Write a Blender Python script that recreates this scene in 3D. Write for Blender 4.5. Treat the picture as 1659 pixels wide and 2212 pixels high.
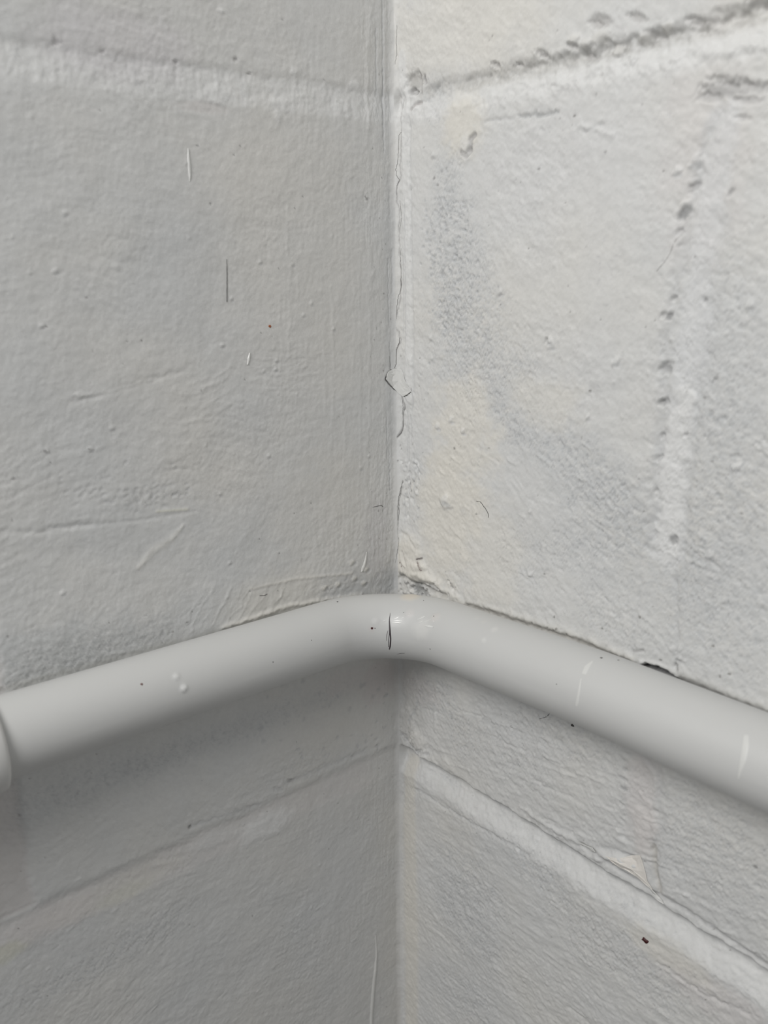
import bpy, math
import numpy as np
from mathutils import Matrix, Vector

for o in list(bpy.data.objects):
    bpy.data.objects.remove(o)
COL = bpy.context.scene.collection
SC = bpy.context.scene
H0 = 1.0                       # height of the camera above the floor, metres

# ------------------------------------------------------------------ camera
FPX, PIT, YAW, ROLL, OFF = 1875.37, 0.276153, 0.887380, -0.0113772, 0.0048215
F = np.array([math.cos(YAW)*math.cos(PIT), math.sin(YAW)*math.cos(PIT), -math.sin(PIT)])
R_ = np.array([math.sin(YAW), -math.cos(YAW), 0.0])
U_ = np.cross(R_, F)
RV = math.cos(ROLL)*R_ + math.sin(ROLL)*U_
UV = -math.sin(ROLL)*R_ + math.cos(ROLL)*U_
CP = -.298*np.array([math.cos(YAW), math.sin(YAW), 0.0]) - OFF*R_
cam = bpy.data.cameras.new('camera')
cam.sensor_fit = 'VERTICAL'; cam.sensor_height = 36.0
cam.lens = FPX/2212*36.0
cam.clip_start = .005
cam.dof.use_dof = True; cam.dof.focus_distance = .285; cam.dof.aperture_fstop = 15.0
co = bpy.data.objects.new('camera', cam); COL.objects.link(co)
co.matrix_world = Matrix([[RV[0], UV[0], -F[0], CP[0]], [RV[1], UV[1], -F[1], CP[1]],
                          [RV[2], UV[2], -F[2], CP[2]+H0], [0, 0, 0, 1]])
SC.camera = co

# ------------------------------------------------------------------ world, lights, exposure
w = bpy.data.worlds.new('world'); SC.world = w; w.use_nodes = True
w.node_tree.nodes['Background'].inputs['Color'].default_value = (.96, .98, 1.0, 1)
w.node_tree.nodes['Background'].inputs['Strength'].default_value = .23
def area(name, loc, tgt, size, power, col):
    l = bpy.data.lights.new(name, 'AREA'); l.shape = 'DISK'; l.size = size; l.energy = power; l.color = col
    o = bpy.data.objects.new(name, l); COL.objects.link(o); o.location = loc
    o.rotation_euler = (Vector(tgt)-Vector(loc)).to_track_quat('-Z', 'Y').to_euler()
    return o
area('key_light', (-.57, -.215, H0+.35), (0, 0, H0-.1), .34, 3.0, (1, .99, .972))  # unseen light added near the corner to set the falloff down the walls
SC.view_settings.view_transform = 'Standard'
SC.view_settings.look = 'None'
SC.view_settings.gamma = 1
SC.view_settings.use_curve_mapping = False
SC.view_settings.exposure = 0.0

# ------------------------------------------------------------------ noise
rng = np.random.default_rng(7)
PT = rng.integers(0, 4096, (512, 512)); ANG = rng.uniform(0, 2*np.pi, 4096)
GX, GY = np.cos(ANG).astype(np.float32), np.sin(ANG).astype(np.float32)
def perlin(x, y, seed=0):
    x = x+seed*37.13; y = y+seed*17.71
    xi = np.floor(x).astype(np.int64); yi = np.floor(y).astype(np.int64)
    fx = (x-xi).astype(np.float32); fy = (y-yi).astype(np.float32)
    def g(ix, iy, dx, dy):
        k = PT[ix & 511, iy & 511]
        return GX[k]*dx+GY[k]*dy
    sx = fx*fx*fx*(fx*(fx*6-15)+10); sy = fy*fy*fy*(fy*(fy*6-15)+10)
    a = g(xi, yi, fx, fy); b = g(xi+1, yi, fx-1, fy)
    c = g(xi, yi+1, fx, fy-1); d = g(xi+1, yi+1, fx-1, fy-1)
    return ((a+(b-a)*sx)+((c+(d-c)*sx)-(a+(b-a)*sx))*sy)*1.6
def fbm(x, y, wl, n=4, seed=0, gain=.5, rot=0., st=1.):
    """wl = wavelength in mm; rot turns the grain, st stretches it along its own x"""
    c, s = math.cos(rot), math.sin(rot)
    xr = (x*c+y*s)/st; yr = -x*s+y*c
    out = 0; a = 1; t = 0
    for i in range(n):
        out = out+a*perlin(xr/wl*2**i, yr/wl*2**i, seed+i*3); t += a; a *= gain
    return out/t
def ss(a, b, x):
    t = np.clip((x-a)/(b-a), 0, 1)
    return t*t*(3-2*t)

# ------------------------------------------------------------------ picture point -> point on a wall
def ray(px, py):
    return F*FPX+RV*(px-829.5)-UV*(py-1106)
def on_wall(px, py, side):
    d = ray(px, py); k = 1 if side == 'L' else 0
    P = CP+d*(-CP[k]/d[k])
    return np.array([(-P[0] if side == 'L' else -P[1])*1000, P[2]*1000])   # mm

# ------------------------------------------------------------------ materials
def mat(name, col=None, rough=.5, attr=False, grain=0., grain_scale=1500., spec=.5, mottling=0., coat=0.):
    m = bpy.data.materials.new(name); m.use_nodes = True
    n = m.node_tree.nodes; l = m.node_tree.links; b = n['Principled BSDF']
    b.inputs['Roughness'].default_value = rough
    b.inputs['Specular IOR Level'].default_value = spec
    b.inputs['Coat Weight'].default_value = coat
    tc = n.new('ShaderNodeTexCoord')
    if attr:
        a = n.new('ShaderNodeVertexColor'); a.layer_name = 'Col'; src = a.outputs['Color']
    else:
        a = n.new('ShaderNodeRGB'); a.outputs[0].default_value = (*col, 1); src = a.outputs[0]
    if mottling:
        t = n.new('ShaderNodeTexNoise'); t.inputs['Scale'].default_value = 700; t.inputs['Detail'].default_value = 5
        l.new(tc.outputs['Object'], t.inputs['Vector'])
        r = n.new('ShaderNodeMapRange'); r.inputs['From Min'].default_value = .3; r.inputs['From Max'].default_value = .7
        r.inputs['To Min'].default_value = 1-mottling; r.inputs['To Max'].default_value = 1+mottling*.4
        l.new(t.outputs['Fac'], r.inputs['Value'])
        mx = n.new('ShaderNodeVectorMath'); mx.operation = 'SCALE'
        l.new(src, mx.inputs[0]); l.new(r.outputs['Result'], mx.inputs['Scale']); src = mx.outputs['Vector']
    l.new(src, b.inputs['Base Color'])
    if grain:
        t = n.new('ShaderNodeTexNoise'); t.inputs['Scale'].default_value = grain_scale; t.inputs['Detail'].default_value = 3
        l.new(tc.outputs['Object'], t.inputs['Vector'])
        bp = n.new('ShaderNodeBump'); bp.inputs['Strength'].default_value = 1; bp.inputs['Distance'].default_value = grain
        l.new(t.outputs['Fac'], bp.inputs['Height']); l.new(bp.outputs['Normal'], b.inputs['Normal'])
    return m
M_WALL = mat('satin_wall_paint', rough=.5, attr=True, grain=.00008, grain_scale=900, mottling=.035, spec=.4)
M_BACK = mat('plain_wall_paint', (.62, .62, .61), .6, grain=.0003, grain_scale=200)
M_PIPE = mat('white_plastic', rough=.38, attr=True, grain=.00001, grain_scale=900, spec=.45)
M_GLOSS = mat('glossy_white_paint', (.74, .735, .71), .3, spec=.6)
M_GLINT = mat('highlight_white', (.80, .80, .78), .08, spec=.9, coat=1.)  # pale, very smooth white for the highlights added on the bend
M_STREAK = mat('white_paint_smear', (.70, .70, .68), .45)
M_FLAKE = mat('loose_paint', (.72, .72, .70), .5, grain=.00006, grain_scale=700)
M_CREAM = mat('cream_undercoat', (.82, .785, .735), .75, grain=.00006, grain_scale=900, mottling=.05)
M_INK = mat('dark_pencil', (.06, .05, .055), .5)
M_HAIR = mat('dark_bristle', (.06, .055, .055), .5)
M_RED = mat('dark_red_speck', (.055, .008, .008), .4)
M_ORANGE = mat('rust_speck', (.35, .11, .04), .5)
M_DIRT = mat('black_dirt', (.05, .045, .045), .7)
M_FLOOR = mat('dark_floor_boards', (.10, .085, .07), .6)

# ------------------------------------------------------------------ mesh helpers
def link(name, me, m, parent=None, **tags):
    o = bpy.data.objects.new(name, me); COL.objects.link(o)
    if me is not None and m is not None: me.materials.append(m)
    if parent is not None:
        o.parent = parent
        o.matrix_parent_inverse = Matrix.Translation(parent.location).inverted()
    for k, v in tags.items(): o[k] = v
    return o
def np_mesh(name, V, Q, normals=None, colors=None, smooth=True):
    """V (n,3) world metres without H0, Q (m,4) or (m,3)"""
    me = bpy.data.meshes.new(name)
    V = np.array(V, np.float64).copy(); V[:, 2] += H0
    Q = np.array(Q, np.int32); k = Q.shape[1]
    me.vertices.add(len(V)); me.vertices.foreach_set('co', V.astype(np.float32).ravel())
    me.loops.add(Q.size); me.loops.foreach_set('vertex_index', Q.ravel())
    me.polygons.add(len(Q)); me.polygons.foreach_set('loop_start', np.arange(0, Q.size, k, dtype=np.int32))
    me.polygons.foreach_set('use_smooth', np.full(len(Q), smooth))
    me.update(calc_edges=True)
    if colors is not None:
        a = me.attributes.new('Col', 'FLOAT_COLOR', 'POINT')
        c = np.ones((len(V), 4), np.float32); c[:, :3] = colors; a.data.foreach_set('color', c.ravel())
    if normals is not None:
        me.normals_split_custom_set_from_vertices(normals.astype(np.float32))
    return me
def recentre(o, loc):
    """puts an object's origin at loc (world)"""
    o.data.transform(Matrix.Translation(-Vector(loc))); o.location = loc

# ------------------------------------------------------------------ a painted masonry wall as a relief
class Wall:
    def __init__(self, side):
        self.side = side
        self.u0 = .75
        self.u = np.concatenate([np.arange(self.u0, 13, .2), np.arange(13, 156, .42), np.arange(156, 400, 3.5), [400.]])
        self.v = np.concatenate([np.arange(-405, -312, 3.5), np.arange(-312, 84, .42), np.arange(84, 265, 3.5), [265.]])
        self.U, self.V = np.meshgrid(self.u, self.v, indexing='ij')
        self.H = np.zeros_like(self.U)
        self.C = np.zeros(self.U.shape+(3,))
    def box(self, lo, hi):
        i0, i1 = np.searchsorted(self.u, [lo[0], hi[0]]); j0, j1 = np.searchsorted(self.v, [lo[1], hi[1]])
        return slice(max(i0-1, 0), i1+1), slice(max(j0-1, 0), j1+1)
    def apply(self, sl, a, dh, col):
        if dh: self.H[sl] += dh*a
        if col is not None:
            aa = np.clip(a, 0, 1)[..., None]
            self.C[sl] = self.C[sl]*(1-aa)+np.array(col)*aa
    # soft ellipse with ragged edge; centre in picture px, radii in mm
    def blob(self, p, ru, rv, dh=0., col=None, al=1., rot=0., rag=.35, wl=None, seed=1, soft=.5, mm=None):
        c = np.array(mm) if mm is not None else on_wall(*p, self.side)
        r = max(ru, rv)*1.9
        sl = self.box(c-r, c+r)
        x = self.U[sl]-c[0]; y = self.V[sl]-c[1]
        if x.size == 0: return
        cs, sn = math.cos(rot), math.sin(rot)
        d = np.sqrt(((x*cs+y*sn)/ru)**2+((-x*sn+y*cs)/rv)**2)
        if rag:
            d = d+rag*fbm(self.U[sl], self.V[sl], wl or max(.8, min(ru, rv)*.8), 4, seed, .6)
        a = 1-ss(1-soft, 1+soft*.6, d)
        if dh: self.H[sl] += dh*a
        if col is not None: self.apply(sl, a*al, 0, col)
    # stroke along a picture polyline; w in mm (scalar or list)
    def stroke(self, pts, wd, dh=0., col=None, al=1., rag=.0, seed=3, wl=2., sharp=False, dhcol=None):
        P = np.array([on_wall(*p, self.side) for p in pts])
        W = np.array(wd if hasattr(wd, '__len__') else [wd]*len(P), float)
        pad = W.max()*3+.6
        sl = self.box(P.min(0)-pad, P.max(0)+pad)
        x, y = self.U[sl], self.V[sl]
        if rag:
            x = x+rag*fbm(x, y, wl, 3, seed); y = y+rag*fbm(x, y, wl, 3, seed+9)
        best = np.full(x.shape, 1e9)
        for i in range(len(P)-1):
            a, b = P[i], P[i+1]; ab = b-a; L = max(ab@ab, 1e-9)
            t = np.clip(((x-a[0])*ab[0]+(y-a[1])*ab[1])/L, 0, 1)
            d = np.hypot(x-a[0]-t*ab[0], y-a[1]-t*ab[1])/(W[i]+(W[i+1]-W[i])*t)
            best = np.minimum(best, d)
        a = 1-ss(.6, 1.4, best) if sharp else np.exp(-best**2)
        if dh: self.H[sl] += dh*a
        if col is not None: self.apply(sl, a*al, 0, col)
    def height_at(self, u, v):
        i = np.clip(np.searchsorted(self.u, u), 1, len(self.u)-1); j = np.clip(np.searchsorted(self.v, v), 1, len(self.v)-1)
        return self.H[i, j]
    def world(self, u, v, h):
        if self.side == 'L': return np.stack([-u, -h, v], -1)/1000
        return np.stack([-h, -u, v], -1)/1000
    def normal(self): return np.array([0, -1., 0]) if self.side == 'L' else np.array([-1., 0, 0])
    def point(self, px, py, lift=0.):
        u, v = on_wall(px, py, self.side)
        h = self.height_at(u, v)+lift
        return self.world(np.array(u), np.array(v), np.array(h)), self.normal()
    def finish(self):
        """corner fillet and seam, then the grid of points"""
        R = self.u0/(1-1/math.sqrt(2))
        x = np.clip(R-self.U, 0, None)
        fil = R-np.sqrt(np.clip(R*R-x*x, 0, None))
        fade = ss(0, 1.2, self.U-self.u0)
        self.H = self.H*fade+fil
        P = self.world(self.U, self.V, self.H)
        z = self.V[0]
        wx = .45*fbm(z, z*0+3.3, 14, 4, 5)/1000; wy = .45*fbm(z, z*0+9.3, 11, 4, 8)/1000
        dec = np.exp(-(self.U-self.u0)/2.2)
        P[..., 0] += wx[None]*dec; P[..., 1] += wy[None]*dec
        self.P = P
        du = np.gradient(P, axis=0); dv = np.gradient(P, axis=1)
        N = np.cross(du, dv); N /= np.linalg.norm(N, axis=-1, keepdims=True)
        if (N[100, 100]@self.normal()) < 0: N = -N
        self.N = N
    def piece(self, name, mask, parent, label=None, back=8.):
        """cells of the relief where mask is true, closed by a skirt running back into the wall"""
        nu, nv = self.U.shape
        ci, cj = np.nonzero(mask)
        if len(ci) == 0: return None
        idx = np.arange(nu*nv).reshape(nu, nv)
        a = idx[ci, cj]; b = idx[ci+1, cj]; c = idx[ci+1, cj+1]; d = idx[ci, cj+1]
        flip = self.side == 'L'
        Q = np.stack([a, b, c, d] if not flip else [a, d, c, b], 1)
        # boundary edges
        mp = np.zeros((nu+1, nv+1), bool); mp[1:nu, 1:nv] = mask
        E = []
        def cells(sel, e0, e1):
            i, j = np.nonzero(sel); E.append(np.stack([idx[i+e0[0], j+e0[1]], idx[i+e1[0], j+e1[1]]], 1))
        m = mask
        cells(m & ~mp[1:nu, 0:nv-1], (0, 0), (1, 0)); cells(m & ~mp[2:nu+1, 1:nv], (1, 0), (1, 1))
        cells(m & ~mp[1:nu, 2:nv+1], (1, 1), (0, 1)); cells(m & ~mp[0:nu-1, 1:nv], (0, 1), (0, 0))
        E = np.concatenate(E)
        used = np.unique(Q); re = np.full(nu*nv, -1); re[used] = np.arange(len(used))
        Pf = self.P.reshape(-1, 3); Nf = self.N.reshape(-1, 3); Cf = self.C.reshape(-1, 3)
        eu = np.unique(E); rb = np.full(nu*nv, -1); rb[eu] = np.arange(len(eu))
        n0 = len(used); n1 = n0+len(eu)
        Pb = Pf[eu].copy(); k = 1 if self.side == 'L' else 0
        Pb[:, k] = back/1000
        V = np.concatenate([Pf[used], Pf[eu], Pb])
        N = np.concatenate([Nf[used], Nf[eu], Nf[eu]]); C = np.concatenate([Cf[used], Cf[eu], Cf[eu]])
        s0, s1 = rb[E[:, 0]]+n0, rb[E[:, 1]]+n0; t0, t1 = rb[E[:, 0]]+n1, rb[E[:, 1]]+n1
        S = np.stack([s1, s0, t0, t1] if not flip else [s0, s1, t1, t0], 1)
        me = np_mesh(name, V, np.concatenate([re[Q], S]), N, C)
        o = link(name, me, M_WALL, parent)
        if label: o['label'] = label
        return o

WHITE = (.700, .700, .690)
BLUE = (.595, .606, .611)
GREY = (.60, .605, .605)
WARM = (.715, .70, .665)
CREAM = (.765, .738, .675)
BRIGHT = (.775, .775, .765)
PINK = (.70, .665, .65)
DIRT = (.16, .155, .15)
DARK = (.34, .335, .33)

BZ = {'top': (52.3, 43.3), 'low': (-177.0, -189.0)}

def joint_lines(W, seed, wob):
    out = {}
    jag = .55*fbm(W.U, W.V*.3, 3.0, 4, seed+77, .65)*(1 if W.side == 'R' else .6)
    for k, (a, b) in BZ.items():
        s = seed+(5 if k == 'low' else 0)
        n1 = wob*(.9*fbm(W.U, W.V*.05, 14, 4, s)); n2 = 1.1*wob*fbm(W.U, W.V*.05, 12, 4, s+11)
        out[k] = (a+n1+jag*.7, b+n2+jag*1.3)
    return out

def bed(W, top, bot, depth, edge=1.0, power=1., flat=0.):
    t = np.clip((top-W.V)/(top-bot), 0, 1)
    inside = ss(-edge*.35, edge*.65, top-W.V)
    prof = (1-t)**power if not flat else 1-ss(flat, 1, t)
    return -depth*inside*prof

def specks(W, n, seed, umax=150, vr=(-300, 75), col=(.30, .29, .28), size=(.14, .32)):
    r = np.random.default_rng(seed)
    for i in range(n):
        c = (r.uniform(3, umax), r.uniform(*vr)); s = r.uniform(*size)
        W.blob(None, s, s*r.uniform(.6, 1.2), dh=-.12, col=col, al=r.uniform(.35, .95), rag=0, mm=c, soft=.6)
def nibs(W, n, seed, umax=150, vr=(-300, 75), size=(.35, .9), h=(.08, .3)):
    r = np.random.default_rng(seed)
    for i in range(n):
        c = (r.uniform(6, umax), r.uniform(*vr)); s = r.uniform(*size)
        W.blob(None, s, s*r.uniform(.6, 1.5), dh=r.uniform(*h), rag=.2, mm=c, soft=.8, rot=r.uniform(0, 3), seed=i)

# thin grey wear where the undercoat shows through, in ragged speckled areas; also shade painted above the pipe
def wear_shade_on(W, p, ru, rv, al, rot=0., seed=1, col=BLUE, rough=.12, fleck=.5, wl=1.9):
    c = on_wall(*p, W.side); r = max(ru, rv)*1.8; sl = W.box(c-r, c+r)
    u, v = W.U[sl], W.V[sl]
    x = u-c[0]; y = v-c[1]; cs, sn = math.cos(rot), math.sin(rot)
    d = np.sqrt(((x*cs+y*sn)/ru)**2+((-x*sn+y*cs)/rv)**2)+.5*fbm(u, v, 12, 4, seed, .6)
    a = 1-ss(.3, 1.25, d)
    n = ss(-.25, .3, fbm(u, v, wl, 4, seed+5, .75, -.5, 1.5)+.02)
    f = ss(.12, .42, fbm(u, v, wl*.75, 3, seed+17, .8, -.3, 1.4)-.25+.3*a)*a
    aa = (a*(.1+.9*n)*al*.9)[..., None]
    W.C[sl] = W.C[sl]*(1-aa)+np.array(col)*aa
    ff = (f*fleck*min(1, al*1.4))[..., None]
    W.C[sl] = W.C[sl]*(1-ff)+np.array((.43, .44, .45))*ff
    W.H[sl] -= rough*a*np.abs(fbm(u, v, 1.5, 3, seed+7, .7))*2.2+f*.18*min(1, rough/.12)

# ================================================================== LEFT WALL
L = Wall('L'); U, V = L.U, L.V
base = np.array(WHITE)*.97
L.C[:] = base
big = fbm(U, V, 60, 4, 2)
L.C[:] = L.C+(np.array(WARM)*.98-L.C)*np.clip(.45+.9*fbm(U, V, 45, 3, 21), 0, 1)[..., None]*.8
L.C[:] = L.C+(np.array(BLUE)*1.09-L.C)*np.clip(.25+1.3*fbm(U, V, 34, 4, 31)+.006*(U-60), 0, 1)[..., None]*.45
L.H += .45*fbm(U, V, 45, 3, 1)+.24*fbm(U, V, 14, 3, 3)
# brush strokes: level and wavy far from the corner, upright close to it
near = 1-ss(22, 62, U+8*fbm(U, V, 20, 2, 71))
bend = .25*fbm(U, V, 70, 2, 77)
stroke_h = fbm(U+V*.0, V+U*bend, 2.3, 4, 41, .55, 0.08, 6.)
stroke_v = fbm(U, V, 1.5, 4, 43, .6, math.pi/2+.03, 9.)
swirl = fbm(U, V, 2.0, 3, 47, .6, .9, 5.)
patch = ss(-.1, .5, fbm(U, V, 40, 3, 49))
below = ss(0, 20, -112-V)
L.H += .15*stroke_h*(1-near)*(.5+.8*patch)+.13*stroke_v*near*(.4+patch)+.11*swirl*ss(0, .5, fbm(U, V, 30, 3, 53))
L.H += .13*fbm(U, V, 3.2, 3, 55, .6)+.10*fbm(U, V, 1.3, 3, 59, .7)*(.5+patch)
L.H += .10*fbm(U, V, 1.5, 3, 61, .6, .5, 2.2)*below*ss(-.3, .5, fbm(U, V, 26, 3, 62))
L.C *= (1+.018*stroke_v*near+.018*stroke_h*(1-near)+.02*fbm(U, V, 5, 4, 63))[..., None]
J = joint_lines(L, 100, .9)
L.H += bed(L, *J['top'], .42, 3.0, .9)+bed(L, *J['low'], .8, 4.5, .9)
# the upper bed joint: rougher, and painted paler where its slope catches light
tj = ss(0, 1.2, J['top'][0]-V+.6*fbm(U, V, 4, 3, 65))*ss(0, 2.5, V-J['top'][1]+1.5+1.2*fbm(U, V, 4, 3, 66))
a = (tj*.75)[..., None]; L.C[:] = L.C*(1-a)+np.array(BRIGHT)*1.0*a
L.H += .3*tj*fbm(U, V, 2.4, 4, 67, .65, math.pi/2, 2.0)
tn = tj*ss(0, .5, fbm(U, V, 2.2, 4, 64, .7, math.pi/2, 2.2))*.35
L.C[:] = L.C*(1-tn[..., None])+np.array(GREY)*tn[..., None]
for p, s in (((122, 90), 1.5), ((222, 112), .9), ((380, 133), .8), ((510, 128), 1.0), ((540, 160), .6)):
    L.blob(p, s*.8, s*.6, -.35, DARK, .5, rag=.8)
for p, s in (((637, 155), 1.6), ((470, 205), 3.6), ((600, 225), 3.0), ((765, 185), 2.4), ((740, 232), 3.4), ((480, 22), 1.0), ((600, 250), 2.0)):
    L.blob(p, s, s*.7, .22, BRIGHT, .65, rag=1.0, wl=2.5)
L.blob((440, 232), 8, 1.6, -.12, PINK, .45)
L.blob((560, 420), 9, 30, 0, WARM, .35)
L.blob((640, 560), 26, 44, 0, WARM, .42)
L.blob((250, 90), 22, 9, 0, (.66, .64, .655), .5)
L.blob((390, 560), 16, 22, 0, BLUE, .22)
# lower joint
lj = ss(0, 2, J['low'][0]-V+fbm(U, V, 5, 3, 68))*ss(-2, 2, V-J['low'][1]+1.6*fbm(U, V, 6, 3, 69))
a = (lj*.35*ss(8, 20, U))[..., None]; L.C[:] = L.C*(1-a)+np.array(PINK)*a
L.blob((575, 1785), 11, 5.5, .35, BRIGHT, .75, rot=.0, rag=.35)
L.blob((470, 1810), 9, 4, .2, BRIGHT, .35, rag=.4)
L.stroke([(410, 1787), (500, 1757), (560, 1740)], .8, -.2, GREY, .5, rag=1.2)
L.stroke([(620, 1692), (660, 1675), (790, 1622)], 1.1, -.25, GREY, .4, rag=1.2)
L.blob((628, 1687), 1.5, .8, -.3, DARK, .6, rot=.6, rag=.8)
L.blob((600, 1705), 2.4, 1.0, -.3, GREY, .5, rot=.6)
L.blob((411, 1788), .7, .7, -.4, DARK, .9)
L.blob((240, 1930), 24, 5, 0, CREAM, .35, rot=0, rag=.5)
L.blob((110, 1985), 14, 6, .2, PINK, .55, rag=.5)
L.blob((270, 1930), 9, 3, 0, (.70, .70, .61), .35)
L.blob((15, 2060), 6, 3.4, 0, (.66, .655, .53), .55)
L.blob((60, 2110), 30, 12, 0, GREY, .35)
# dirty patches by the pipe far from the corner, shade painted in above it
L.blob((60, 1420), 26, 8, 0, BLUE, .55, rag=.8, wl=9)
wear_shade_on(L, (400, 1620), 34, 6, .55, seed=401, col=(.58, .59, .595), rough=.06)
wear_shade_on(L, (200, 1690), 34, 8, .5, seed=402, col=(.58, .59, .595), rough=.06)
wear_shade_on(L, (560, 1560), 24, 7, .4, seed=403, col=(.60, .605, .61), rough=.05)
wear_shade_on(L, (700, 1500), 12, 6, .4, seed=404, col=(.60, .605, .61), rough=.05)
wear_shade_on(L, (60, 1440), 44, 10, .8, seed=405, col=(.47, .48, .475), rough=.06)  # staining darkened further to carry the shade above the pipe
wear_shade_on(L, (250, 1400), 30, 5, .5, seed=413, col=(.50, .51, .505), rough=.06)
wear_shade_on(L, (300, 1370), 26, 6, .35, seed=406, rough=.05)
wear_shade_on(L, (300, 1085), 22, 5, .3, seed=407, rough=.06)
wear_shade_on(L, (730, 1265), 20, 4, .6, seed=408, col=(.56, .57, .575), rough=.08)
wear_shade_on(L, (845, 1265), 6, 4, .8, seed=409, col=(.50, .515, .53), rough=.1)
wear_shade_on(L, (170, 2100), 34, 9, .45, seed=410, rough=.06)
wear_shade_on(L, (330, 2010), 24, 8, .35, seed=411, rough=.06)
wear_shade_on(L, (680, 1650), 22, 9, .25, seed=412, rough=.05)
L.blob((310, 1150), 22, 8, -.1, BLUE, .35, rag=.6, wl=9)
L.blob((560, 1210), 22, 10, 0, BLUE, .3, rag=.6, wl=9)
L.blob((430, 1340), 16, 9, 0, BLUE, .3, rag=.6, wl=9)
L.blob((600, 1300), 20, 12, 0, CREAM, .3, rag=.6, wl=9)
L.blob((680, 1130), 18, 24, 0, WARM, .45, rag=.6, wl=9)
L.blob((780, 1275), 14, 3.4, -.1, BLUE, .65, rag=.8, wl=3)
L.blob((840, 1255), 6, 6, -.2, BLUE, .7, rag=.8, wl=3)
L.blob((750, 1470), 12, 5, -.1, PINK, .5, rag=.6, wl=4)
L.blob((820, 1470), 9, 9, 0, (.66, .61, .60), .55, rag=.6, wl=4)
for k in range(40):
    r = np.random.default_rng(2300+k)
    L.blob((r.uniform(560, 848), r.uniform(1470, 1640)), r.uniform(.4, 1.3), r.uniform(.4, 1.1), -.12, (.50, .505, .51), .45, rag=.8, wl=1.2, seed=k)
# raised marks
L.stroke([(395, 1135), (370, 1165), (330, 1190), (300, 1225)], [.4, 1.2, 1.2, .6], .22, CREAM, .3, rag=.4)
L.stroke([(100, 1160), (98, 1140), (190, 1135), (300, 1125), (420, 1105)], .6, -.16, GREY, .2, rag=.5)
L.stroke([(0, 1150), (90, 1150), (200, 1130)], .8, -.22, None, rag=.8)
L.stroke([(340, 1105), (405, 1100)], .4, .2, (.74, .73, .60), .5)
L.stroke([(150, 870), (260, 840), (400, 800)], .8, -.2, None, rag=.8)
L.stroke([(160, 855), (230, 848), (330, 820)], .5, .2, None, rag=.8)
for k in range(9):
    r = np.random.default_rng(k+40); y0 = 790+k*11+r.uniform(-5, 5); x0 = r.uniform(-40, 30)
    L.stroke([(400+x0, y0+38), (455+x0*.5, y0+24), (492+x0*.3, y0)], .4, r.uniform(.03, .11), None, rag=1.6, wl=5, seed=k)
    L.stroke([(560+x0, y0-40), (640, y0-34), (690+x0, y0-44+k)], .28, r.uniform(.03, .10), None, rag=1.4, wl=5, seed=k+30)
for x, y0, y1 in ((604, 620, 900), (622, 480, 800), (716, 620, 960), (700, 740, 900), (762, 580, 800), (775, 540, 1150), (740, 860, 1050), (640, 560, 640)):
    L.stroke([(x, y0), (x+4, (y0+y1)/2), (x+1, y1)], .35, .08, None, rag=1.2, wl=7, seed=x)
for x, y, s in ((480, 745, 1), (597, 778, .8), (595, 797, .8), (242, 925, 1.1), (570, 800, .7), (195, 970, 1), (580, 985, .9), (475, 1067, .6), (495, 1215, .9), (100, 975, .7), (90, 703, .9), (500, 645, .8),
                (120, 585, 1.2), (140, 460, 1.2), (562, 565, .9), (672, 655, .7), (135, 1280, 1), (780, 1010, 1), (797, 985, .8), (655, 680, .8), (632, 570, .7), (720, 710, .7)):
    L.blob((x, y), s*.75, s*.65, .22, BRIGHT, .25, rag=.25, seed=int(x))
    L.blob((x+3, y+6), s*.8, s*.5, -.1, GREY, .5, rag=.25, seed=int(x))
for x, y, s in ((98, 975, .8), (193, 970, .7), (30, 1035, .9), (100, 705, .7), (455, 440, .8), (505, 335, .4), (427, 315, .7), (655, 425, .45), (793, 430, 1.1), (790, 425, .5), (635, 1110, .5), (672, 1087, .5),
                (540, 1277, .5), (600, 1277, .4), (17, 1375, .8), (315, 1330, .5), (353, 1330, .4), (416, 1322, .5), (405, 1345, .6), (435, 1687, .4), (43, 1763, .8), (530, 820, .4), (560, 1165, .5), (603, 1195, .5),
                (845, 690, .5), (801, 770, .3), (808, 845, .3), (825, 385, .5), (820, 1660, .4), (610, 2000, .6), (780, 1855, .5), (710, 1835, .4)):
    L.blob((x, y), s*.55, s*.5, -.16, DARK, .9, rag=.2, seed=int(x))
for k in range(60):
    r = np.random.default_rng(k)
    L.blob((r.uniform(130, 420), 1060+r.normal(0, 18)+r.uniform(-8, 12)), .8, .5, -.13, GREY, .35, rag=.3, seed=k)
# edge of the corner strip of paint
L.stroke([(795, 0), (797, 400), (800, 800), (795, 980), (790, 1180)], .9, .10, None, rag=2.0, wl=9)
for x, y0, y1, w_ in ((812, 60, 210, .3), (826, 0, 300, .35), (838, 560, 700, .25), (846, 540, 640, .3), (842, 740, 800, .3), (828, 150, 330, .25), (835, 900, 990, .25), (841, 960, 1060, .25)):
    L.stroke([(x, y0), (x+2, y1)], w_, -.18, GREY, .6, rag=.5, seed=x)
L.blob((828, 120), 5, 32, 0, BLUE, .3, rag=.4, wl=3)
L.blob((840, 640), 2.4, 60, 0, BLUE, .35, rag=.4, wl=3)
L.blob((815, 1160), 6, 16, 0, (.60, .59, .59), .6, rag=.5, wl=3)
for x, y in ((790, 1230), (760, 1215), (785, 1260), (730, 1262), (765, 1250), (700, 1270)):
    L.blob((x, y), 1.3, .9, .3, CREAM, .5, rag=.5, seed=x)
    L.blob((x+6, y+4), 1.0, .8, -.25, GREY, .6, rag=.5, seed=x)
L.stroke([(540, 1272), (640, 1250), (760, 1238)], .4, .2, CREAM, .4, rag=.5)
L.stroke([(480, 1355), (620, 1310), (700, 1296), (780, 1285)], .7, .5, CREAM, .45, rag=.7)
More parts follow.
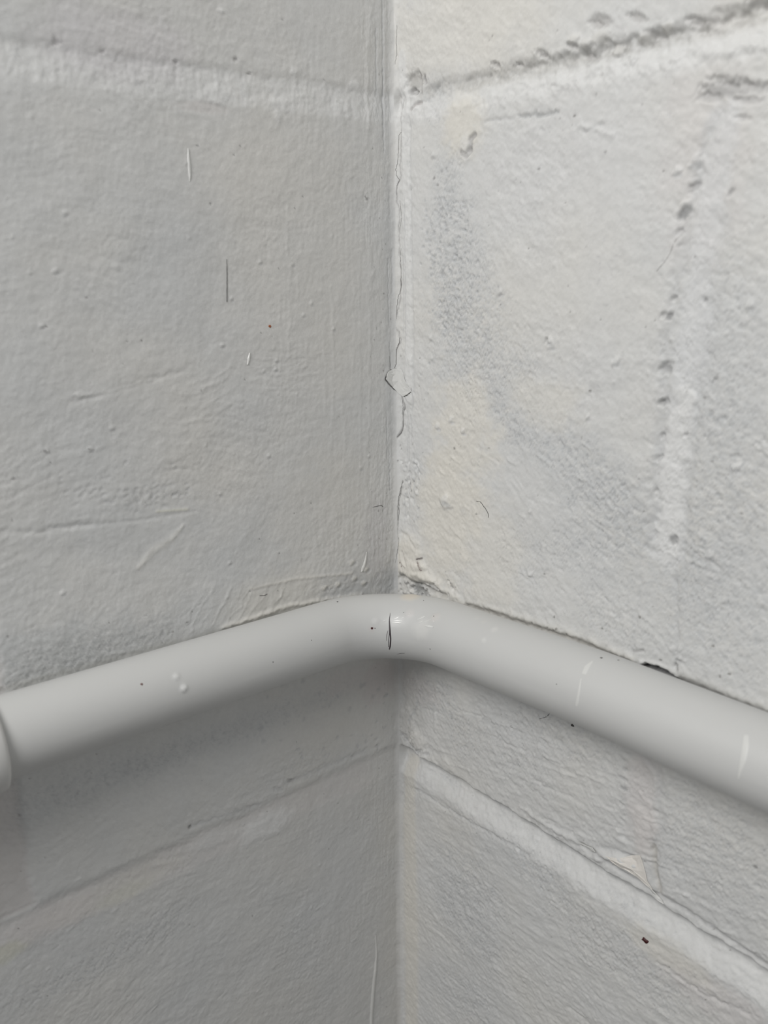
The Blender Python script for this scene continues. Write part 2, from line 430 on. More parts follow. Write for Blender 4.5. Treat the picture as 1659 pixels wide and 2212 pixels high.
for k in range(16):
    r = np.random.default_rng(k+90); x = 400+k*15+r.uniform(-9, 9)
    L.stroke([(x, 1365-k*3.4), (x+22+k, 1315-k*2.4), (x+r.uniform(30, 50), 1270-k*1)], .35, r.uniform(.03, .14), None, rag=1.6, wl=5, seed=k+70)
for k in range(26):
    r = np.random.default_rng(k+500); x = r.uniform(40, 800); y = r.uniform(1900, 2200); s = r.uniform(6, 16)
    L.stroke([(x, y), (x+s, y-s*.8)], .28, r.choice([-.14, .16]), None, rag=.4, seed=k)
specks(L, 130, 11); nibs(L, 170, 12, h=(.04, .16), size=(.3, .7))
specks(L, 60, 13, umax=12)
# darker grey line painted where the pipe meets the wall
L.stroke([(0, 1490), (350, 1396), (700, 1303), (800, 1287)], .8, 0, (.50, .50, .48), .6, rag=.7)
# perpend joint at the far left of the middle course
pl = ss(-1.6, 1.6, U-138.2-1.0*fbm(U, V, 9, 4, 90))*ss(-2, 2, 148+1.2*fbm(U, V, 9, 4, 91)-U)
mid = ss(-1, 1, J['top'][1]-V)*ss(-1, 1, V-J['low'][0])
L.H -= .7*pl*mid
a = (pl*mid*.55)[..., None]; L.C[:] = L.C*(1-a)+np.array((.61, .575, .56))*a
perL = lambda Uc, lo, hi: (Uc > lo) & (Uc < hi)

# ================================================================== RIGHT WALL
Rw = Wall('R'); U, V = Rw.U, Rw.V
Rw.C[:] = np.array(WHITE)*1.0
Rw.C[:] = Rw.C+(np.array(CREAM)-Rw.C)*np.clip(.25+fbm(U, V, 40, 3, 121), 0, 1)[..., None]*.45
wear = fbm(U, V, 26, 4, 131, .6)
fine = fbm(U, V, 2.2, 4, 133, .7)
upper = ss(-170, -40, V)
wear_shade_on(Rw, (970, 560), 13, 42, .75, seed=140, rough=.26)
wear_shade_on(Rw, (1010, 700), 18, 34, .7, seed=141, rough=.24)
wear_shade_on(Rw, (1070, 800), 20, 16, .55, seed=142, rough=.2)
wear_shade_on(Rw, (1110, 920), 18, 10, .75, -.5, seed=143)
wear_shade_on(Rw, (1260, 1010), 34, 12, .8, -.5, seed=144)
wear_shade_on(Rw, (1330, 1130), 26, 18, .8, -.5, seed=145)
wear_shade_on(Rw, (1540, 1080), 26, 44, .65, seed=146)
wear_shade_on(Rw, (1560, 760), 20, 34, .4, seed=147)
wear_shade_on(Rw, (1230, 1190), 22, 9, .5, seed=148)
wear_shade_on(Rw, (1130, 1210), 16, 16, .35, seed=149)
wear_shade_on(Rw, (1330, 1330), 20, 14, .45, seed=150)
wear_shade_on(Rw, (1580, 1340), 26, 26, .5, seed=151)
wear_shade_on(Rw, (940, 215), 8, 9, .75, seed=152)
wear_shade_on(Rw, (1080, 165), 22, 5, .5, seed=153, col=(.57, .56, .53))
wear_shade_on(Rw, (1180, 1560), 34, 12, .4, seed=154)
wear_shade_on(Rw, (930, 1500), 18, 12, .6, seed=155)
wear_shade_on(Rw, (1150, 1850), 20, 14, .75, seed=156)
wear_shade_on(Rw, (1010, 1950), 24, 40, .55, seed=157)
wear_shade_on(Rw, (1350, 2080), 40, 16, .4, seed=158)
wear_shade_on(Rw, (1550, 1850), 30, 26, .45, seed=159)
wear_shade_on(Rw, (1000, 2150), 30, 16, .4, seed=160)
wear_shade_on(Rw, (1480, 1250), 14, 26, .4, seed=161)
wear_shade_on(Rw, (1100, 1620), 30, 14, .35, seed=162, rough=.1)
wear_shade_on(Rw, (960, 400), 7, 12, .5, seed=163)
wear_shade_on(Rw, (1250, 1560), 30, 6, .35, seed=164, rough=.1)
wear_shade_on(Rw, (905, 1040), 4, 14, .5, seed=165)
wear_shade_on(Rw, (1000, 1600), 12, 12, .4, seed=166, rough=.12)
wear_shade_on(Rw, (1300, 130), 40, 6, .25, seed=167, col=(.62, .61, .59))
Rw.blob((1000, 960), 15, 22, .1, CREAM, .75, rag=.7, wl=9)
Rw.blob((960, 1110), 14, 26, .1, CREAM, .8, rag=.6, wl=9)
Rw.blob((1060, 1190), 14, 20, .1, CREAM, .45, rag=.6, wl=9)
Rw.blob((1180, 870), 14, 8, 0, CREAM, .45, rag=.7, wl=9)
Rw.blob((980, 60), 40, 14, 0, CREAM, .45, rag=.4, wl=9)
Rw.blob((1250, 350), 30, 20, 0, (.70, .70, .70), .4, rag=.4, wl=9)
Rw.blob((1520, 330), 12, 26, 0, PINK, .35, rag=.6, wl=9)
Rw.H += .4*fbm(U, V, 40, 3, 101)+.35*fbm(U, V, 13, 3, 103)
rough = ss(-.25, .45, fbm(U, V, 30, 3, 105)+.2)
Rw.H += .19*fbm(U, V, 4.5, 3, 107, .55)+.24*fbm(U, V, 2.4, 4, 109, .65, -.5, 1.8)*(.45+.7*rough)
Rw.H += .09*fbm(U, V, 1.2, 3, 111, .6)*(.5+rough)
lowb = ss(0, 12, -118-V)
Rw.H += .24*fbm(U, V, 2.0, 4, 113, .6, .12, 5.)*lowb*ss(8, 20, U)
diag = ss(-.1, .6, fbm(U, V, 36, 3, 115))*ss(-20, -60, V)
Rw.H += .15*fbm(U, V, 2.0, 3, 117, .6, -.75, 5.)*diag*(1-lowb)
Rw.C *= (1+.025*fbm(U, V, 6, 4, 119)+.02*fbm(U, V, 1.6, 3, 120))[..., None]
J2 = joint_lines(Rw, 200, 1.0)
lump = fbm(U, V, 5, 3, 163, .55)
Rw.H += bed(Rw, J2['top'][0]+1.5*lump*ss(30, 70, U), J2['top'][1], 2.0, 3.4, flat=.12)*(.55+.45*ss(-.3, .3, fbm(U, V*.3, 9, 3, 162)))*(.6+.4*ss(35, 70, U))
Rw.H += bed(Rw, J2['low'][0]+.5*lump, J2['low'][1], 3.4, 2.0, flat=.2)
# upper joint: dirty grey ledge under the top block, pale ridge below it
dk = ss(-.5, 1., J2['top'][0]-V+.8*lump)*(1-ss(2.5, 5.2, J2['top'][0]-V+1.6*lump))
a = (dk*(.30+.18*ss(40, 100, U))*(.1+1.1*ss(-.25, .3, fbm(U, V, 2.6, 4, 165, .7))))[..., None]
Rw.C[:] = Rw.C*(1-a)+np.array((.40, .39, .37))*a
pale = ss(3, 5.5, J2['top'][0]-V)*ss(-2, 2, V-J2['top'][1]+1.+fbm(U, V, 8, 3, 167))
a = (pale*.7)[..., None]; Rw.C[:] = Rw.C*(1-a)+np.array(BRIGHT)*a
band = ss(.5, 2, J2['top'][0]-V+2)*ss(-3, 1, V-J2['top'][1])
Rw.H += band*.8*fbm(U, V, 4.2, 3, 169, .6)*(.6+.6*ss(40, 90, U))
for x, y, s in ((1300, 45, 2.2), (1285, 52, 1.6), (1170, 115, 1.6), (1270, 122, 2.0), (1070, 140, 1.4), (1235, 100, 1.4), (1375, 38, 2), (1410, 75, 2), (1640, 8, 2.4), (1500, 45, 1.8), (1120, 140, 1.0)):
    Rw.blob((x, y), s*1.5, s*.55, -.7, (.46, .45, .44), .6, rot=-.4, rag=.5, seed=int(x))
for x, y, s in ((1300, 80, 3.0), (1265, 95, 2), (1390, 85, 2), (1440, 60, 2), (1330, 110, 2), (1240, 85, 2)):
    Rw.blob((x, y), s*1.0, s*.6, .7, WARM, .5, rag=.4, seed=int(x))
# pits at the right edge under the upper joint
for x, y, s, al in ((1560, 195, 3.4, .75), (1590, 180, 2.2, .55), (1530, 210, 2., .55), (1640, 190, 2.4, .5), (1610, 215, 1.8, .5), (1600, 255, 1.2, .5), (1550, 170, 1.6, .4)):
    Rw.blob((x, y), s*1.9, s*.5, -.6, (.44, .435, .43), al, rot=-.15, rag=.9, wl=2, seed=int(x))
Rw.stroke([(1120, 252), (1160, 248), (1200, 243)], .6, -.5, (.44, .45, .45), .75, rag=1.0)
Rw.stroke([(1050, 262), (1110, 255)], .5, -.3, GREY, .4, rag=.6)
Rw.stroke([(1255, 272), (1290, 280), (1320, 292)], .7, .35, None, rag=.8)
Rw.stroke([(1300, 270), (1260, 285)], .6, -.35, GREY, .4, rag=.8)
# hollow by the corner at the end of the upper joint
Rw.blob((893, 178), 4.2, 3.0, -1.2, (.47, .46, .44), .7, rag=.4, wl=2)
Rw.blob((888, 197), 1.7, 1.0, -1.4, (.16, .15, .15), 1., rag=.3, wl=1)
Rw.blob((898, 200), 1.0, .7, -1.0, (.2, .19, .19), .9, rag=.3, wl=1)
Rw.stroke([(905, 160), (906, 175), (908, 200)], .55, -.8, (.38, .37, .36), .8, rag=.3)
Rw.stroke([(916, 165), (917, 178)], .6, -.8, (.35, .34, .34), .8, rag=.3)
Rw.blob((888, 225), 3.2, 5.0, .55, BRIGHT, .7, rag=.25, wl=2)
Rw.stroke([(889, 238), (898, 226), (908, 221)], .45, -.5, (.50, .47, .46), .7)
Rw.blob((1000, 270), 9, 9, .3, CREAM, .75, rag=.4, wl=3)
# J-shaped drip mark
Rw.stroke([(1026, 291), (1017, 300), (1015, 327)], .75, -.5, (.45, .44, .43), .85, sharp=True)
Rw.stroke([(1014, 325), (1007, 337), (997, 331)], .8, -.5, (.42, .41, .40), .9, sharp=True)
Rw.blob((1005, 318), 2.2, 4.0, .35, BRIGHT, .4)
# middle perpend joint: pale rubbed band, ragged dark left edge
pc = [(1560, 260), (1535, 430), (1515, 560), (1497, 720), (1475, 860), (1458, 980), (1447, 1080), (1438, 1190)]
Rw.stroke(pc, [4.2, 4.2, 4.4, 4.6, 4.6, 4.4, 4.4, 4.4], -.25, (.745, .75, .755), .55, rag=2.5, wl=6, sharp=True)
Rw.stroke(pc[4:], [2.5, 3.6, 4.0, 3.6], .35, BRIGHT, .8, rag=2.5, wl=5, sharp=True)
le = [(1545, 250), (1500, 400), (1478, 500), (1455, 650), (1440, 760), (1432, 860), (1418, 980), (1410, 1090), (1405, 1180)]
Rw.stroke(le, 1.6, -.5, GREY, .4, rag=2.2, wl=5)
re_ = [(1560, 480), (1545, 640), (1530, 760), (1510, 860), (1490, 960), (1482, 1080), (1475, 1190)]
Rw.stroke(re_, 1.9, -.35, GREY, .35, rag=2.2, wl=5)
for x, y, s, al in ((1493, 405, 1.8, .65), (1472, 462, 2.2, .95), (1452, 645, .9, .4), (1443, 684, 1.3, .95), (1432, 680, 1.0, .5), (1437, 797, 2.4, .6), (1432, 868, 1.4, .7), (1425, 870, 1.1, .6), (1452, 1168, 1.8, .85),
                    (1428, 940, 1.2, .5), (1420, 990, 1.2, .5), (1465, 500, 1.0, .5), (1578, 415, 1.2, .55), (1520, 650, .8, .4), (1480, 940, .9, .4), (1545, 820, .8, .4), (1415, 1060, .9, .4), (1180, 735, 1.0, .4)):
    Rw.blob((x, y), s*.9, s*.6, -.6, (.38, .38, .38), al, rot=.6, rag=.8, wl=1.5, seed=int(x+y))
for x, y, s in ((1480, 440, 1.6), (1500, 350, 2.0), (1460, 370, 1.5), (1330, 780, 1.6), (1190, 745, 1.6), (1185, 735, 1.2), (963, 1080, 2.2), (1530, 1200, 1.6), (1620, 660, 1.5), (1590, 1010, 1.4), (1080, 630, 1.4),
                (935, 335, .9), (1145, 1105, .8), (945, 920, 1.4), (930, 730, 1.0), (932, 775, .9), (1000, 930, 1.2), (1270, 900, .8), (1145, 1240, 1.2), (975, 905, 1.4), (1170, 1365, 1.6), (1460, 1405, 2.0), (1464, 1420, 1.6)):
    Rw.blob((x, y), s*.95, s*.65, .38, BRIGHT, .35, rag=.8, wl=1.6, rot=.7, seed=int(x+y))
    Rw.blob((x+3, y+9), s*.9, s*.45, -.18, GREY, .6, rag=.35, seed=int(x))
Rw.blob((963, 1083), 2.8, 3.2, .55, None, rag=.2); Rw.stroke([(950, 1082), (962, 1100), (978, 1098)], .6, -.3, (.55, .54, .52), .6)
# faint perpend between the pale band and the pipe
Rw.stroke([(1455, 1250), (1462, 1330), (1460, 1440)], .9, -.45, GREY, .5, rag=1., wl=4)
Rw.stroke([(1385, 1250), (1372, 1340), (1367, 1420)], .6, -.3, GREY, .35, rag=1., wl=4)
Rw.stroke([(1366, 1408), (1388, 1406)], .4, -.4, DARK, .5)
Rw.stroke([(1456, 1436), (1462, 1448)], .35, -.6, DIRT, .7)
# below the pipe: pits down the left edge of the perpend, pinkish filler in it
Rw.blob((1385, 1720), 5.6, 17, .2, PINK, .6, rag=.45, wl=5)
Rw.blob((1395, 1800), 4.5, 10, .3, (.745, .715, .695), .7, rag=.45, wl=5)
for i, y in enumerate((1628, 1645, 1663, 1682, 1703, 1726, 1738, 1757, 1772, 1792)):
    Rw.blob((1349-i*.9+(i % 3), y), 1.3+.5*(i in (3, 4)), .6, -.22, (.44, .44, .44), (.15, .25, .55, .45, .9, .3, .2, .2, .1, .3)[i], rag=.9, wl=1.2, seed=i)
Rw.stroke([(1385, 1640), (1410, 1668), (1418, 1715), (1415, 1745)], .7, .3, None, rag=1.2, wl=5)
Rw.stroke([(1392, 1640), (1420, 1668), (1426, 1715), (1420, 1745), (1425, 1795), (1412, 1850), (1412, 1905)], 1.3, -.3, GREY, .4, rag=1.6, wl=5)
Rw.stroke([(1380, 1710), (1405, 1740), (1410, 1790)], .5, .3, PINK, .4, rag=.6)
Rw.stroke([(1410, 1830), (1413, 1880), (1425, 1925)], 1.0, -.7, (.56, .54, .50), .7, rag=.4)
# lower bed joint: shade painted under the top edge, upward slope painted pale as lit
lb = ss(2, 4.4, J2['low'][0]-V)*ss(-2.5, 2, V-J2['low'][1]+1.6*fbm(U, V, 8, 3, 171))
a = (lb*(.45+.4*ss(-.4, .2, fbm(U, V, 7, 4, 172, .6))))[..., None]; Rw.C[:] = Rw.C*(1-a)+np.array(BRIGHT)*a
dk = ss(-.4, .8, J2['low'][0]-V)*(1-ss(1.6, 4.2, J2['low'][0]-V))
a = (dk*.28)[..., None]; Rw.C[:] = Rw.C*(1-a)+np.array((.50, .505, .51))*a
Rw.H += lb*.35*fbm(U, V, 4, 4, 173, .65, -.2, 1.6)
wear_shade_on(Rw, (1080, 1745), 9, 3, .4, seed=601)
wear_shade_on(Rw, (1350, 1960), 14, 3, .35, seed=602)
wear_shade_on(Rw, (960, 1690), 6, 2, .5, seed=603)
Rw.blob((910, 1650), 4.0, 6, .8, BRIGHT, .8, rag=.3, wl=3)
Rw.blob((900, 1600), 4.5, 4, .5, WARM, .5, rag=.4, wl=3)
Rw.stroke([(890, 1700), (960, 1745), (1040, 1790), (1120, 1835)], .6, -.35, GREY, .45, rag=1.2)
Rw.stroke([(1290, 1850), (1330, 1852), (1370, 1873)], 1.3, .9, BRIGHT, .4, rag=.6)
Rw.stroke([(1300, 1830), (1330, 1838), (1375, 1855)], .7, -.4, GREY, .5, rag=.6)
Rw.stroke([(1340, 1795), (1330, 1805), (1350, 1820)], .8, .5, None, rag=.6)
Rw.stroke([(1250, 1820), (1300, 1852), (1350, 1890), (1405, 1925), (1470, 1960), (1560, 2020), (1659, 2090)], .9, -.6, (.50, .50, .50), .5, rag=.5)
Rw.stroke([(1125, 1745), (1165, 1772), (1210, 1800), (1250, 1820)], .8, .45, None, rag=.8)
Rw.stroke([(1420, 2080), (1520, 2150), (1640, 2200)], .5, -.3, GREY, .45, rag=1.)
Rw.blob((1560, 2170), 22, 7, 0, PINK, .5, rag=.5)
Rw.blob((1440, 2060), 16, 5, 0, CREAM, .55, rag=.5)
for x, y, ru, rv, h in ((880, 1560, 5, 7, .7), (905, 1600, 5, 5, .6), (925, 1640, 5, 3, .5), (875, 1620, 3, 4, .6), (960, 1650, 5, 3, .4), (890, 1500, 4, 8, .3)):
    Rw.blob((x, y), ru, rv, h, WARM, .35, rag=.8, wl=3, seed=x)
Rw.stroke([(873, 1590), (890, 1610), (905, 1622), (925, 1630)], .8, -.7, GREY, .55, rag=1.)
Rw.stroke([(945, 1480), (938, 1530), (940, 1580)], .6, .3, None, rag=.8)
Rw.stroke([(905, 1500), (900, 1530), (885, 1560)], .5, -.4, GREY, .6, rag=.8)
Rw.blob((905, 1485), 12, 6, 0, PINK, .4, rag=.6, wl=4)
# corner strip: pale brushed band beside the corner
Rw.stroke([(868, 120), (876, 300), (880, 500), (882, 700), (884, 860)], 1.7, .25, BRIGHT, .75, rag=.3, sharp=True)
Rw.stroke([(885, 250), (889, 500), (892, 700), (893, 850)], .4, -.22, GREY, .45, rag=.3)
Rw.stroke([(885, 1650), (886, 1760), (888, 1900), (890, 2212)], [3, 3.2, 3.6, 4.0], .2, CREAM, .75, rag=.5, sharp=True)
Rw.blob((880, 1900), 4, 30, 0, CREAM, .3, rag=.4)
for x, y0, y1 in ((874, 430, 760), (869, 560, 720), (893, 980, 1090), (886, 900, 960), (878, 890, 1000), (902, 1010, 1040), (882, 925, 1100), (873, 1080, 1130)):
    Rw.stroke([(x, y0), (x+2, (y0+y1)/2), (x+1, y1)], .28, -.22, GREY, .7, rag=.4, seed=x)
crack = [(868, 215), (866, 262), (868, 285), (866, 330), (864, 360), (866, 385), (860, 398), (859, 425), (863, 470), (862, 520), (866, 600), (864, 645), (859, 680), (857, 700), (866, 735), (863, 745), (857, 765), (855, 790), (852, 800)]
Rw.stroke(crack, .2, -.25, (.40, .39, .385), .7, rag=.5, wl=1.5)
Rw.stroke([(868, 858), (873, 878), (870, 895), (869, 925), (866, 935), (860, 945)], .28, -.5, (.25, .245, .24), .95, rag=.3)
Rw.stroke([(870, 1040), (866, 1060), (864, 1075), (862, 1110), (861, 1180), (857, 1210), (853, 1230)], .24, -.4, (.33, .32, .31), .9, rag=.5, wl=1.5)
Rw.stroke([(890, 850), (892, 870), (888, 890)], .25, -.3, GREY, .8)
Rw.stroke([(853, 850), (852, 880), (850, 900)], .25, -.3, DARK, .6)
for x, y, s in ((866, 770, .55), (865, 963, .6), (867, 970, .4), (886, 1045, .8), (888, 1060, .8), (882, 1030, .7), (893, 1040, .5), (870, 1000, .7), (862, 995, .6), (904, 1035, .6), (880, 1075, .8)):
    Rw.blob((x, y), s*.6, s*.5, -.3, DARK, .85, rag=.4, seed=int(x+y))
for k in range(40):
    r = np.random.default_rng(900+k)
    Rw.blob((r.uniform(868, 905), r.uniform(990, 1130)), r.uniform(.5, 1.1), r.uniform(.4, .9), r.choice([-.3, .3]), GREY if k % 2 else BRIGHT, .5, rag=.5, seed=k)
# creamy filler heaped in the corner just above the pipe
Rw.blob((885, 1205), 8.5, 9, 1.1, CREAM, .85, rag=.3, wl=4)
Rw.blob((905, 1235), 7, 4, .9, CREAM, .8, rag=.3, wl=4)
Rw.stroke([(868, 1150), (885, 1160), (900, 1185)], .5, -.35, (.62, .60, .56), .6)
Rw.stroke([(869, 1195), (872, 1212), (882, 1222)], .5, .4, None); Rw.stroke([(873, 1190), (877, 1208), (886, 1220)], .35, -.4, (.55, .53, .5), .6)
Rw.stroke([(845, 1233), (862, 1245), (880, 1243), (895, 1257), (915, 1262), (935, 1275), (965, 1288)], [.5, .7, .6, .6, .6, .7, .6], -1.0, (.40, .39, .37), .85, rag=.5)
Rw.stroke([(858, 1228), (880, 1236), (905, 1240), (930, 1246), (950, 1260)], 1.1, .6, CREAM, .5, rag=.5)
Rw.stroke([(915, 1250), (940, 1255), (960, 1275), (990, 1290)], 1.0, .6, CREAM, .5, rag=.5)
Rw.stroke([(858, 1240), (860, 1260), (861, 1270)], .4, -.9, (.20, .19, .19), .9, rag=.3)
Rw.blob((903, 1272), 3.2, 2.6, -1.0, (.33, .335, .33), .85, rag=.9, wl=1.2)
Rw.blob((915, 1280), 2.5, 1.5, -.7, (.33, .33, .32), .7, rag=.9, wl=1.2)
Rw.blob((875, 1268), 3.4, 2.4, .4, WARM, .6, rag=.6, wl=2)
for k in range(34):
    r = np.random.default_rng(1300+k)
    Rw.blob((r.uniform(855, 985), 1262+r.uniform(-6, 22)), r.uniform(.4, 1.0), r.uniform(.3, .7), r.choice([-.5, .4]), DARK if k % 3 == 0 else WARM, .6, rag=.5, seed=k)
Rw.stroke([(905, 1206), (914, 1205)], .35, 0, (.1, .08, .08), 1., rag=.3)
Rw.stroke([(907, 1213), (912, 1222), (916, 1230)], .25, 0, (.13, .07, .07), 1., rag=.2)
for x, y in ((870, 1212), (873, 1217), (868, 1214), (874, 1221)):
    Rw.blob((x, y), .3, .3, 0, (.15, .07, .06), .9, rag=0)
# filler bead along the top of the pipe on the right, with the gap at the perpend
bead_pts = [(935, 1290), (1000, 1302), (1100, 1332), (1200, 1362), (1300, 1400), (1366, 1428)]
Rw.stroke(bead_pts, 1.5, .8, (.60, .585, .54), .7, rag=1.0, wl=3)
Rw.stroke([(1470, 1465), (1560, 1500), (1659, 1538)], 1.8, .6, (.52, .515, .49), .7, rag=1.2, wl=3)
Rw.stroke([(1010, 1306), (1060, 1322), (1110, 1338), (1240, 1380), (1370, 1434)], .9, -.9, (.33, .32, .30), .75, rag=.6)
Rw.stroke([(1470, 1472), (1560, 1508), (1659, 1548)], 1.3, -1.2, (.30, .295, .285), .75, rag=.6)
Rw.stroke([(1378, 1442), (1395, 1443), (1420, 1452), (1445, 1463), (1468, 1474)], [.3, 1.0, 1.25, 1.0, .4], -4.0, (.20, .20, .205), 1., rag=.35, wl=1.5, sharp=True)
for k in range(9):
    Rw.stroke([(1392+k*5, 1441+k*2.2), (1391+k*5, 1450+k*2.2)], .16, .3, (.5, .5, .5), .6)
Rw.stroke([(1385, 1431), (1400, 1431), (1430, 1441), (1452, 1452)], .5, .5, (.62, .62, .60), .5)
for x, y in ((1150, 1345), (1184, 1355), (1198, 1361), (1204, 1358), (1225, 1370), (1175, 1240), (1197, 1333), (1382, 1333), (1300, 1358), (1555, 1461), (1575, 1456), (1425, 1427), (1540, 1395), (983, 968), (1274, 845), (1240, 250), (1030, 1110)):
    Rw.blob((x, y), .42, .38, -.1, (.2, .19, .18), .85, rag=.3)
for x, y, s in ((1308, 330, .7), (937, 385, 1.1), (945, 400, .9), (1520, 860, .9), (1163, 365, .9), (1600, 1110, .8), (1540, 2010, .4), (1631, 1873, 1.1), (1445, 1758, .4), (1270, 1858, .4), (1060, 1735, .4), (1184, 1554, .5), (1158, 1567, .4), (975, 1552, .7),
                (1308, 1365, .5), (1250, 1600, .3), (1030, 1800, .5), (1350, 2035, .5), (1445, 2090, .4), (1500, 2110, .3)):
    Rw.blob((x, y), s*.6, s*.45, -.2, DARK, .9, rag=.4, seed=int(x+y))
# brush ridges
for k in range(40):
    r = np.random.default_rng(700+k); x = r.uniform(900, 1640); y = 1500+(x-900)*.62+r.uniform(-60, 130); s = r.uniform(20, 70)
    Rw.stroke([(x, y), (x+s, y+s*.35)], .3, r.choice([-.2, .22]), None, rag=.5, seed=k)
for k in range(46):
    r = np.random.default_rng(760+k); x = r.uniform(900, 1640); y = r.uniform(1950, 2210); s = r.uniform(14, 44)
    Rw.stroke([(x, y), (x+s, y+s*.8)], .3, r.choice([-.16, .2]), None, rag=.5, seed=k)
for k in range(60):
    r = np.random.default_rng(820+k); x = r.uniform(920, 1640); y = r.uniform(950, 1330); s = r.uniform(8, 26)
    Rw.stroke([(x, y), (x+s, y+s*.7)], .4, r.choice([-.2, .22]), None, rag=.5, seed=k)
for k in range(150):
    r = np.random.default_rng(1500+k); x = 965+r.normal(0, 32); y = 430+abs(r.normal(0, 160))
    if x < 905: continue
    Rw.blob((x, y), r.uniform(.35, 1.0), r.uniform(.25, .5), -.25, (.50, .51, .52), .65, rot=-.3, rag=.6, seed=k)
wf = ss(.30, .5, fbm(U, V, 2.0, 3, 711, .75, -.4, 1.5))*ss(-.2, .4, fbm(U, V, 18, 3, 712))*.35
Rw.C[:] = Rw.C*(1-wf[..., None])+np.array((.52, .525, .53))*wf[..., None]
Rw.H -= wf*.25
specks(Rw, 190, 14); nibs(Rw, 260, 15, size=(.35, .8), h=(.06, .25))
# deepen the middle perpend
pr = ss(-2, 2, U-103.5-1.6*fbm(U, V, 9, 4, 190))*ss(-2.5, 2.5, 112.5+2.*fbm(U, V, 9, 4, 191)-U)
midR = ss(-1, 1, J2['top'][1]-V)*ss(-1, 1, V-J2['low'][0])
Rw.H -= .45*pr*midR

# ------------------------------------------------------------------ outer courses' own perpends and finishing
for W, JJ in ((L, J), (Rw, J2)):
    for (c0, c1, m) in ((250, 260, W.V > JJ['top'][0]), (250, 260, W.V < JJ['low'][1])):
        W.H -= 1.2*((W.U > c0) & (W.U < c1) & m)
    W.finish()

def slab(name, side, label=None):
    d0, d1 = .008, .10
    if side == 'L': c = [(-1.3, d0), (d1, d1)]
    else: c = [(d0, -1.3), (d1, d0)]
    (x0, y0), (x1, y1) = c; z0, z1 = -H0, 1.1
    Vv = [(x, y, z) for z in (z0, z1) for x, y in ((x0, y0), (x1, y0), (x1, y1), (x0, y1))]
    Q = [(0, 3, 2, 1), (4, 5, 6, 7), (0, 1, 5, 4), (1, 2, 6, 5), (2, 3, 7, 6), (3, 0, 4, 7)]
    o = link(name, np_mesh(name, Vv, Q, smooth=False), M_BACK, kind='structure')
    return o
wall_left = slab('wall_left', 'L')
wall_right = slab('wall_right', 'R')

def split(W, JJ, per, parent):
    Uc = (W.U[:-1, :-1]+W.U[1:, 1:])/2; Vc = (W.V[:-1, :-1]+W.V[1:, 1:])/2
    t = JJ['top'][0][:-1, :-1], JJ['top'][1][:-1, :-1]; b = JJ['low'][0][:-1, :-1], JJ['low'][1][:-1, :-1]
    A = Vc > t[0]; T = (Vc <= t[0]) & (Vc > t[1]); B = (Vc <= t[1]) & (Vc > b[0]); T2 = (Vc <= b[0]) & (Vc > b[1]); Cc = Vc <= b[1]
    for row, (p0, p1) in ((A, (250, 260)), (B, per), (Cc, (250, 260))):
        W.piece('concrete_block', row & (Uc < p0), parent)
        W.piece('mortar_joint', row & (Uc >= p0) & (Uc <= p1), parent)
        W.piece('concrete_block', row & (Uc > p1), parent)
    W.piece('mortar_joint', T, parent); W.piece('mortar_joint', T2, parent)
split(L, J, (138.2, 148), wall_left)
split(Rw, J2, (103.5, 112.5), wall_right)

# ------------------------------------------------------------------ floor
fl = []
Vv = [(-1.3, -1.3, -H0-.02), (.1, -1.3, -H0-.02), (.1, .1, -H0-.02), (-1.3, .1, -H0-.02), (-1.3, -1.3, -H0), (.1, -1.3, -H0), (.1, .1, -H0), (-1.3, .1, -H0)]
link('floor', np_mesh('floor', Vv, [(0, 3, 2, 1), (4, 5, 6, 7), (0, 1, 5, 4), (1, 2, 6, 5), (2, 3, 7, 6), (3, 0, 4, 7)], smooth=False), M_FLOOR, kind='structure')

# ------------------------------------------------------------------ the pipe
PR = 10.75; OFS = 12.2; RB = 28.0
def pipe_axis():
    tl = OFS+RB
    pts = []; key = []
    us = np.concatenate([np.arange(400, 165, -6), np.arange(165, tl, -.6)])
    for u in us: pts.append((-u, -OFS)); 
    n = 74
    for i in range(n+1):
        a = math.pi/2*i/n
        pts.append((-tl+RB*math.sin(a), -tl+RB*math.cos(a)))
    for u in us[::-1]: pts.append((-OFS, -u))
    P = np.array(pts); s = np.concatenate([[0], np.cumsum(np.hypot(*np.diff(P, axis=0).T))])
    mids = s[len(us)+n//2]; s = s-mids
    z = np.interp(s, [-400, -130, -40, 0, 40, 80, 140, 400], [-115.6, -115.0, -115.8, -116.1, -114.1, -111.8, -110.9, -110.0])
    k = np.exp(-np.linspace(-2, 2, 31)**2); k /= k.sum()
    z = np.convolve(np.pad(z, 15, mode='edge'), k, 'valid')
    return np.column_stack([P, z]), s
AX, AS = pipe_axis()
TG = np.gradient(AX, axis=0); TG /= np.linalg.norm(TG, axis=1, keepdims=True)
UP = np.array([0, 0, 1.]); SD = np.cross(TG, UP); SD /= np.linalg.norm(SD, axis=1, keepdims=True)
UP2 = np.cross(SD, TG)
NT = 120
th = np.linspace(0, 2*np.pi, NT, endpoint=False)
RING = np.cos(th)[None, :, None]*SD[:, None]+np.sin(th)[None, :, None]*UP2[:, None]
SS, TT = np.meshgrid(AS, th*PR, indexing='ij')
rad = PR+.05*fbm(SS, TT, 30, 2, 301)*1.0
PN = RING.copy(); PP = AX[:, None]+rad[..., None]*RING
PC = np.zeros(PP.shape); PC[:] = (.605, .606, .595)
PC *= (1+.012*fbm(SS, TT, 18, 3, 305))[..., None]
depth = (PP/1000-CP)@F
PXs = 829.5+FPX*((PP/1000-CP)@RV)/depth; PYs = 1106-FPX*((PP/1000-CP)@UV)/depth
facing = np.einsum('ijk,ijk->ij', PN, CP-PP/1000) > 0
